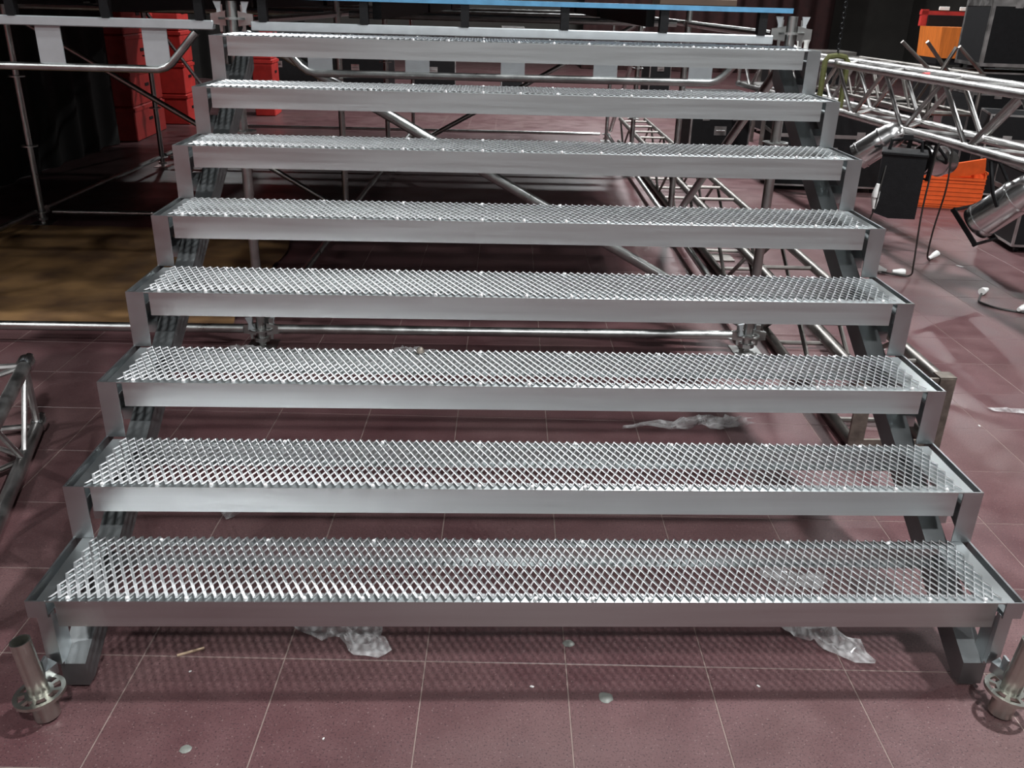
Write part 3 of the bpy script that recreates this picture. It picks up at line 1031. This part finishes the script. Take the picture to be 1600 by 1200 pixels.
# orange skip with red frame, far right
sk = thing('orange_skip', 'orange sheet-metal bin with a red loading frame above it in the far upper right', 'bin', (7.18, 12.4, 0), -0.05)
MB().prism([(-0.46, 1.07), (0.46, 1.07), (0.49, 1.5), (-0.49, 1.5)], -0.4, 0.4, 1).build('bin', M['orange2'], sk, smooth=False)
fr2 = MB()
for a in (-0.44, 0.52):
    fr2.box(a-0.05, a+0.05, 0.42, 0.5, 1.5, 1.74)
fr2.box(-0.5, 0.5, 0.42, 0.5, 1.66, 1.72)
fr2.build('loading_frame', M['red'], sk, smooth=False)
st2 = MB().box(-0.46, 0.46, -0.36, 0.36, 0.98, 1.07)
for a in (-0.4, 0.4):
    st2.box(a-0.05, a+0.05, -0.35, 0.35, 0.0, 0.98)
st2.build('stand', M['black_metal'], sk, smooth=False)
MB().box(-0.4, 0.45, 0.36, 0.41, 1.5, 1.655).build('back_panel', M['black'], sk, smooth=False)
for a in (-0.17, 0.15):
    MB().bbox(a-0.08, a+0.08, 0.39, 0.415, 1.73, 1.785, 0.005).build('lit_bar_plate', M['white'], sk, smooth=False)  # two lit lamp bars, their light put in as plain white

# tubes standing up out of the spare truss pile
for k, (p0, p1) in enumerate([((4.15, 6.9, 1.165), (3.79, 6.9, 1.44)), ((4.32, 6.95, 1.17), (4.03, 6.9, 1.445)), ((4.21, 6.88, 1.19), (4.30, 6.86, 1.405)), ((4.63, 6.88, 1.165), (4.325, 6.86, 1.41))]):
    o = MB().tube(p0, p1, 0.018, 10).build('loose_tube', M['alu_dark'])
    lab = ['leftmost bare tube leaning up above the lighting truss', 'second bare tube leaning up left of the orange bin',
           'short bare tube forming the left leg of an inverted V before the orange bin', 'longer bare tube forming the right leg of an inverted V before the orange bin'][k]
    tag(o, lab, 'tube', 'loose tubes behind the lighting truss')

# ------------------------------------------------------------------ left background: black drape, red crates


def drape(name, label, p0, p1, z1, material, n=60, amp=0.05, cat='curtain'):
    p0 = Vector((*p0, 0))
    p1 = Vector((*p1, 0))
    d = p1-p0
    nrm = Vector((-d.y, d.x, 0)).normalized()
    m = MB()
    th_ = 0.012
    rows = 6
    top = []
    for side in (0, 1):
        for i in range(n+1):
            u = i/n
            for k in range(rows+1):
                z = 0.01+(z1-0.01)*k/rows
                wv = math.sin(u*d.length*13+0.5*math.sin(u*31))*amp*(1.1-0.5*k/rows)
                top.append(p0+d*u+nrm*(wv+th_*side)+Vector((0, 0, z)))
    R_ = rows+1
    off = (n+1)*R_
    fs = []
    for i in range(n):
        for k in range(rows):
            a = i*R_+k
            fs.append((a, a+R_, a+R_+1, a+1))
            fs.append((off+a, off+a+1, off+a+R_+1, off+a+R_))
        a = i*R_+rows
        fs.append((a, a+R_, off+a+R_, off+a))
    for i in (0, n):
        for k in range(rows):
            a = i*R_+k
            fs.append((a, a+1, off+a+1, off+a) if i == 0 else (a+1, a, off+a, off+a+1))
    m.add(top, fs)
    return tag(m.build(name, material, ang=1.2), label, cat)


drape('black_drape', 'black cloth masking hung along the left side under the stage', (-4.62, 4.3), (-4.50, 9.15), 1.66, M['drape'], 90, 0.03)
drape('red_drape', 'dark red drape hanging in the far background right of the stage', (2.6, 24.0), (9.5, 24.0), 5.5, M['redcloth'], 110, 0.08)
drape('black_drape', 'tall black drape hanging in the far left background', (-10.5, 17.5), (-3.9, 18.3), 5.5, M['drape'], 90, 0.08)


def red_crate(label, loc, size, rz=0):
    sx, sy, sz = size
    t = thing('red_crate', label, 'crate', loc, rz, 'stacked red crates at the far left')
    MB().bbox(-sx/2, sx/2, -sy/2, sy/2, 0.0, sz, 0.012).build('body', M['red'], t, smooth=False)
    m = MB()
    m.box(-sx/2-0.012, sx/2+0.012, -sy/2-0.012, sy/2+0.012, sz-0.05, sz-0.015)
    m.build('rim', M['red'], t, smooth=False)
    g = MB().box(sx/2+0.001, sx/2+0.006, -0.07, 0.07, sz*0.5, sz*0.5+0.035)
    g.build('hand_hold', M['black'], t, smooth=False)


ords = ['lowest', 'second lowest', 'second highest', 'topmost']
for c, (x, y, nm) in enumerate(((-4.62, 9.85, 'left'), (-4.48, 11.15, 'middle'), (-3.42, 12.3, 'right'))):
    for k in range(4):
        red_crate('%s red crate in the %s stack under the far left of the stage' % (ords[k], nm), (x, y, k*0.405+0.001), ((0.55, 0.55, 0.3)[c], (1.15, 0.5, 0.5)[c], 0.4), 0.03)

# brown sheeting under the left of the stage
tp = MB()
nx, ny = 40, 34
for i in range(nx+1):
    for j in range(ny+1):
        x = -4.1+2.55*i/nx
        y = 2.75+2.2*j/ny
        z = 0.012+0.03*max(0, noise.noise((x*1.2, y*3.1, 0.3)))+0.012*noise.noise((x*4, y*6, 2))
        z = max(z, 0.004)
        tp.v.append((x+0.06*noise.noise((y*2, 0, 1)), y+0.06*noise.noise((x*2, 0, 5)), z))
R_ = ny+1
tp.f = [(i*R_+j, (i+1)*R_+j, (i+1)*R_+j+1, i*R_+j+1) for i in range(nx) for j in range(ny)]
tag(tp.build('ground_sheet', M['tarp'], ang=3), 'rumpled brown sheeting on the floor under the left of the stage', 'sheet')


# ------------------------------------------------------------------ litter on the floor
def film(label, c, rx, ry, hgt, seed, rz=0, n=22, lobes=0.35, name='plastic_film', cat='plastic film'):
    r_ = random.Random(seed)
    ph = [r_.uniform(0, 6.28) for _ in range(4)]
    m = MB()
    rings = 9
    m.v.append((0, 0, hgt*0.6))
    seg = 30
    for k in range(1, rings+1):
        for i in range(seg):
            t_ = 2*PI*i/seg
            rad = (1+lobes*math.sin(2*t_+ph[0])+lobes*0.6*math.sin(3*t_+ph[1])+lobes*0.35*math.sin(7*t_+ph[2]))*k/rings
            x, y = rx*rad*math.cos(t_), ry*rad*math.sin(t_)
            zz = noise.noise((x*22+seed, y*22, 0.5))*0.6+noise.noise((x*50+seed, y*50, 3.5))*0.5+0.35
            z = 0.003+hgt*max(0.02, zz)*(1-0.55*(k/rings)**2)
            m.v.append((x+0.2*rx*noise.noise((x*25, y*25, seed)), y+0.2*ry*noise.noise((x*25, y*25, seed+9)), z))
    for i in range(seg):
        m.f.append((0, 1+i, 1+(i+1) % seg))
    for k in range(rings-1):
        for i in range(seg):
            a = 1+k*seg+i
            b2 = 1+k*seg+(i+1) % seg
            m.f.append((a, a+seg, b2+seg, b2))
    o = m.build(name, M['film'], ang=0.5)
    place(o, (c[0], c[1], 0.001), rz)
    return tag(o, label, cat, 'scraps of clear plastic film')


film('crumpled clear plastic film on the floor under the left half of the lowest tread', (-0.53, 0.24), 0.115, 0.085, 0.045, 3, -0.5)
film('crumpled clear plastic film on the floor under the right half of the lowest tread', (0.87, 0.22), 0.105, 0.075, 0.05, 11, -0.4)
film('twisted clear plastic film behind the stairs below the third tread on the right', (0.83, 1.62), 0.20, 0.06, 0.07, 21, 0.05, lobes=0.45)
film('clear plastic film on the floor seen below the second tread on the left', (-1.02, 0.97), 0.085, 0.085, 0.05, 31, 0.4)
film('clear plastic film seen through the mesh of the lowest tread', (0.87, 0.50), 0.08, 0.07, 0.03, 41, 0.1)
film('scrap of plastic film by the bottom scaffold tube in the middle of the bay', (-0.55, 2.44), 0.13, 0.06, 0.06, 51, 0.1)
film('scrap of plastic film round the foot of the left front scaffold post', (-1.33, 2.42), 0.14, 0.06, 0.05, 61, 0.0)
film('scrap of plastic film round the foot of the right front scaffold post', (1.2, 2.42), 0.1, 0.05, 0.04, 66, 0.0)
film('white strip of plastic film on the open floor at the right edge', (2.36, 1.80), 0.12, 0.035, 0.02, 71, -0.15, lobes=0.15)


def blob(label, c, r, hgt, material, cat, seed, name, group=None):
    m = MB()
    seg = 14
    m.v.append((0, 0, hgt))
    for k, (rr, hh) in enumerate(((0.5, 0.85), (0.85, 0.45), (1.0, 0.0))):
        for i in range(seg):
            t_ = 2*PI*i/seg
            q = r*rr*(1+0.25*noise.noise((math.cos(t_)*1.5+seed, math.sin(t_)*1.5, 0)))
            m.v.append((q*math.cos(t_), q*math.sin(t_), hgt*hh))
    for i in range(seg):
        m.f.append((0, 1+i, 1+(i+1) % seg))
    for k in range(2):
        for i in range(seg):
            a = 1+k*seg+i
            b2 = 1+k*seg+(i+1) % seg
            m.f.append((a, a+seg, b2+seg, b2))
    o = m.build(name, material, ang=1.0)
    o.location = c
    return tag(o, label, cat, group)


blob('grey lump of putty on the open floor in front of the lowest tread', (0.195, -0.02, 0.0005), 0.020, 0.005, M['grey'], 'putty', 1, 'putty_lump')
blob('pale lump of putty on the floor just under the front edge of the lowest tread', (0.115, 0.195, 0.0005), 0.016, 0.005, M['grey'], 'putty', 2, 'putty_lump')
blob('pale lump of putty near the bottom left edge of the picture', (-0.86, -0.19, 0.0005), 0.014, 0.003, M['grey'], 'putty', 4, 'putty_lump')
blob('small brown clump of tape resting on the back edge of the third tread', (-0.345, SY[2]+0.255, SZ[2]+0.008), 0.016, 0.018, M['rust'], 'tape', 3, 'tape_clump')
o = MB().bar((-0.985, 0.142, 0.003), (-0.918, 0.172, 0.004), 0.006, (0, 1, 0), 0.004).build('wood_splinter', M['wood'], smooth=False)
tag(o, 'pale wood splinter on the floor right of the left stair foot', 'splinter')
o = MB().bbox(1.49, 1.70, 4.32, 4.5, 0.001, 0.012, 0.002).build('floor_plate', M['alu_dark'], smooth=False)
tag(o, 'flat metal plate lying on the floor inside the long floor truss', 'plate')
crumb = M['white']
CR = [(2.03, 3.0, 0.02, 'furthest white crumb of the trail on the floor right of the stairs'),
      (2.12, 2.82, 0.015, 'white crumb in the middle of the trail on the floor right of the stairs'),
      (2.05, 2.6, 0.025, 'largest white crumb of the trail on the floor right of the stairs'),
      (1.98, 2.5, 0.015, 'white crumb nearest the stairs in the trail on the right-hand floor'),
      (3.36, 4.3, 0.03, 'white paper flake on the floor in front of the orange crate'),
      (3.25, 3.3, 0.02, 'white paper flake beside the cable loop at the right edge'),
      (2.1, 1.65, 0.008, 'small white crumb left of the white plastic strip'),
      (0.0, 0.02, 0.006, 'tiny white crumb on the front tiles left of the grey putty lump'),
      (-0.53, -0.16, 0.004, 'tiny white crumb nearest the bottom edge of the picture'),
      (0.62, 0.02, 0.005, 'tiny white crumb on the front tiles right of the grey putty lump'),
      (-0.93, 0.08, 0.004, 'tiny white crumb just below the pale wood splinter')]
for k, (x, y, s_, lab) in enumerate(CR):
    o = MB().prism([(-s_, -s_*0.3), (s_*0.4, -s_*0.5), (s_, s_*0.2), (s_*0.1, s_*0.5), (-s_*0.7, s_*0.4)], 0.0006, 0.003, 2).build('paper_crumb', crumb, smooth=False)
    place(o, (x, y, 0), k*1.3)
    tag(o, lab, 'litter', 'white crumbs on the floor')
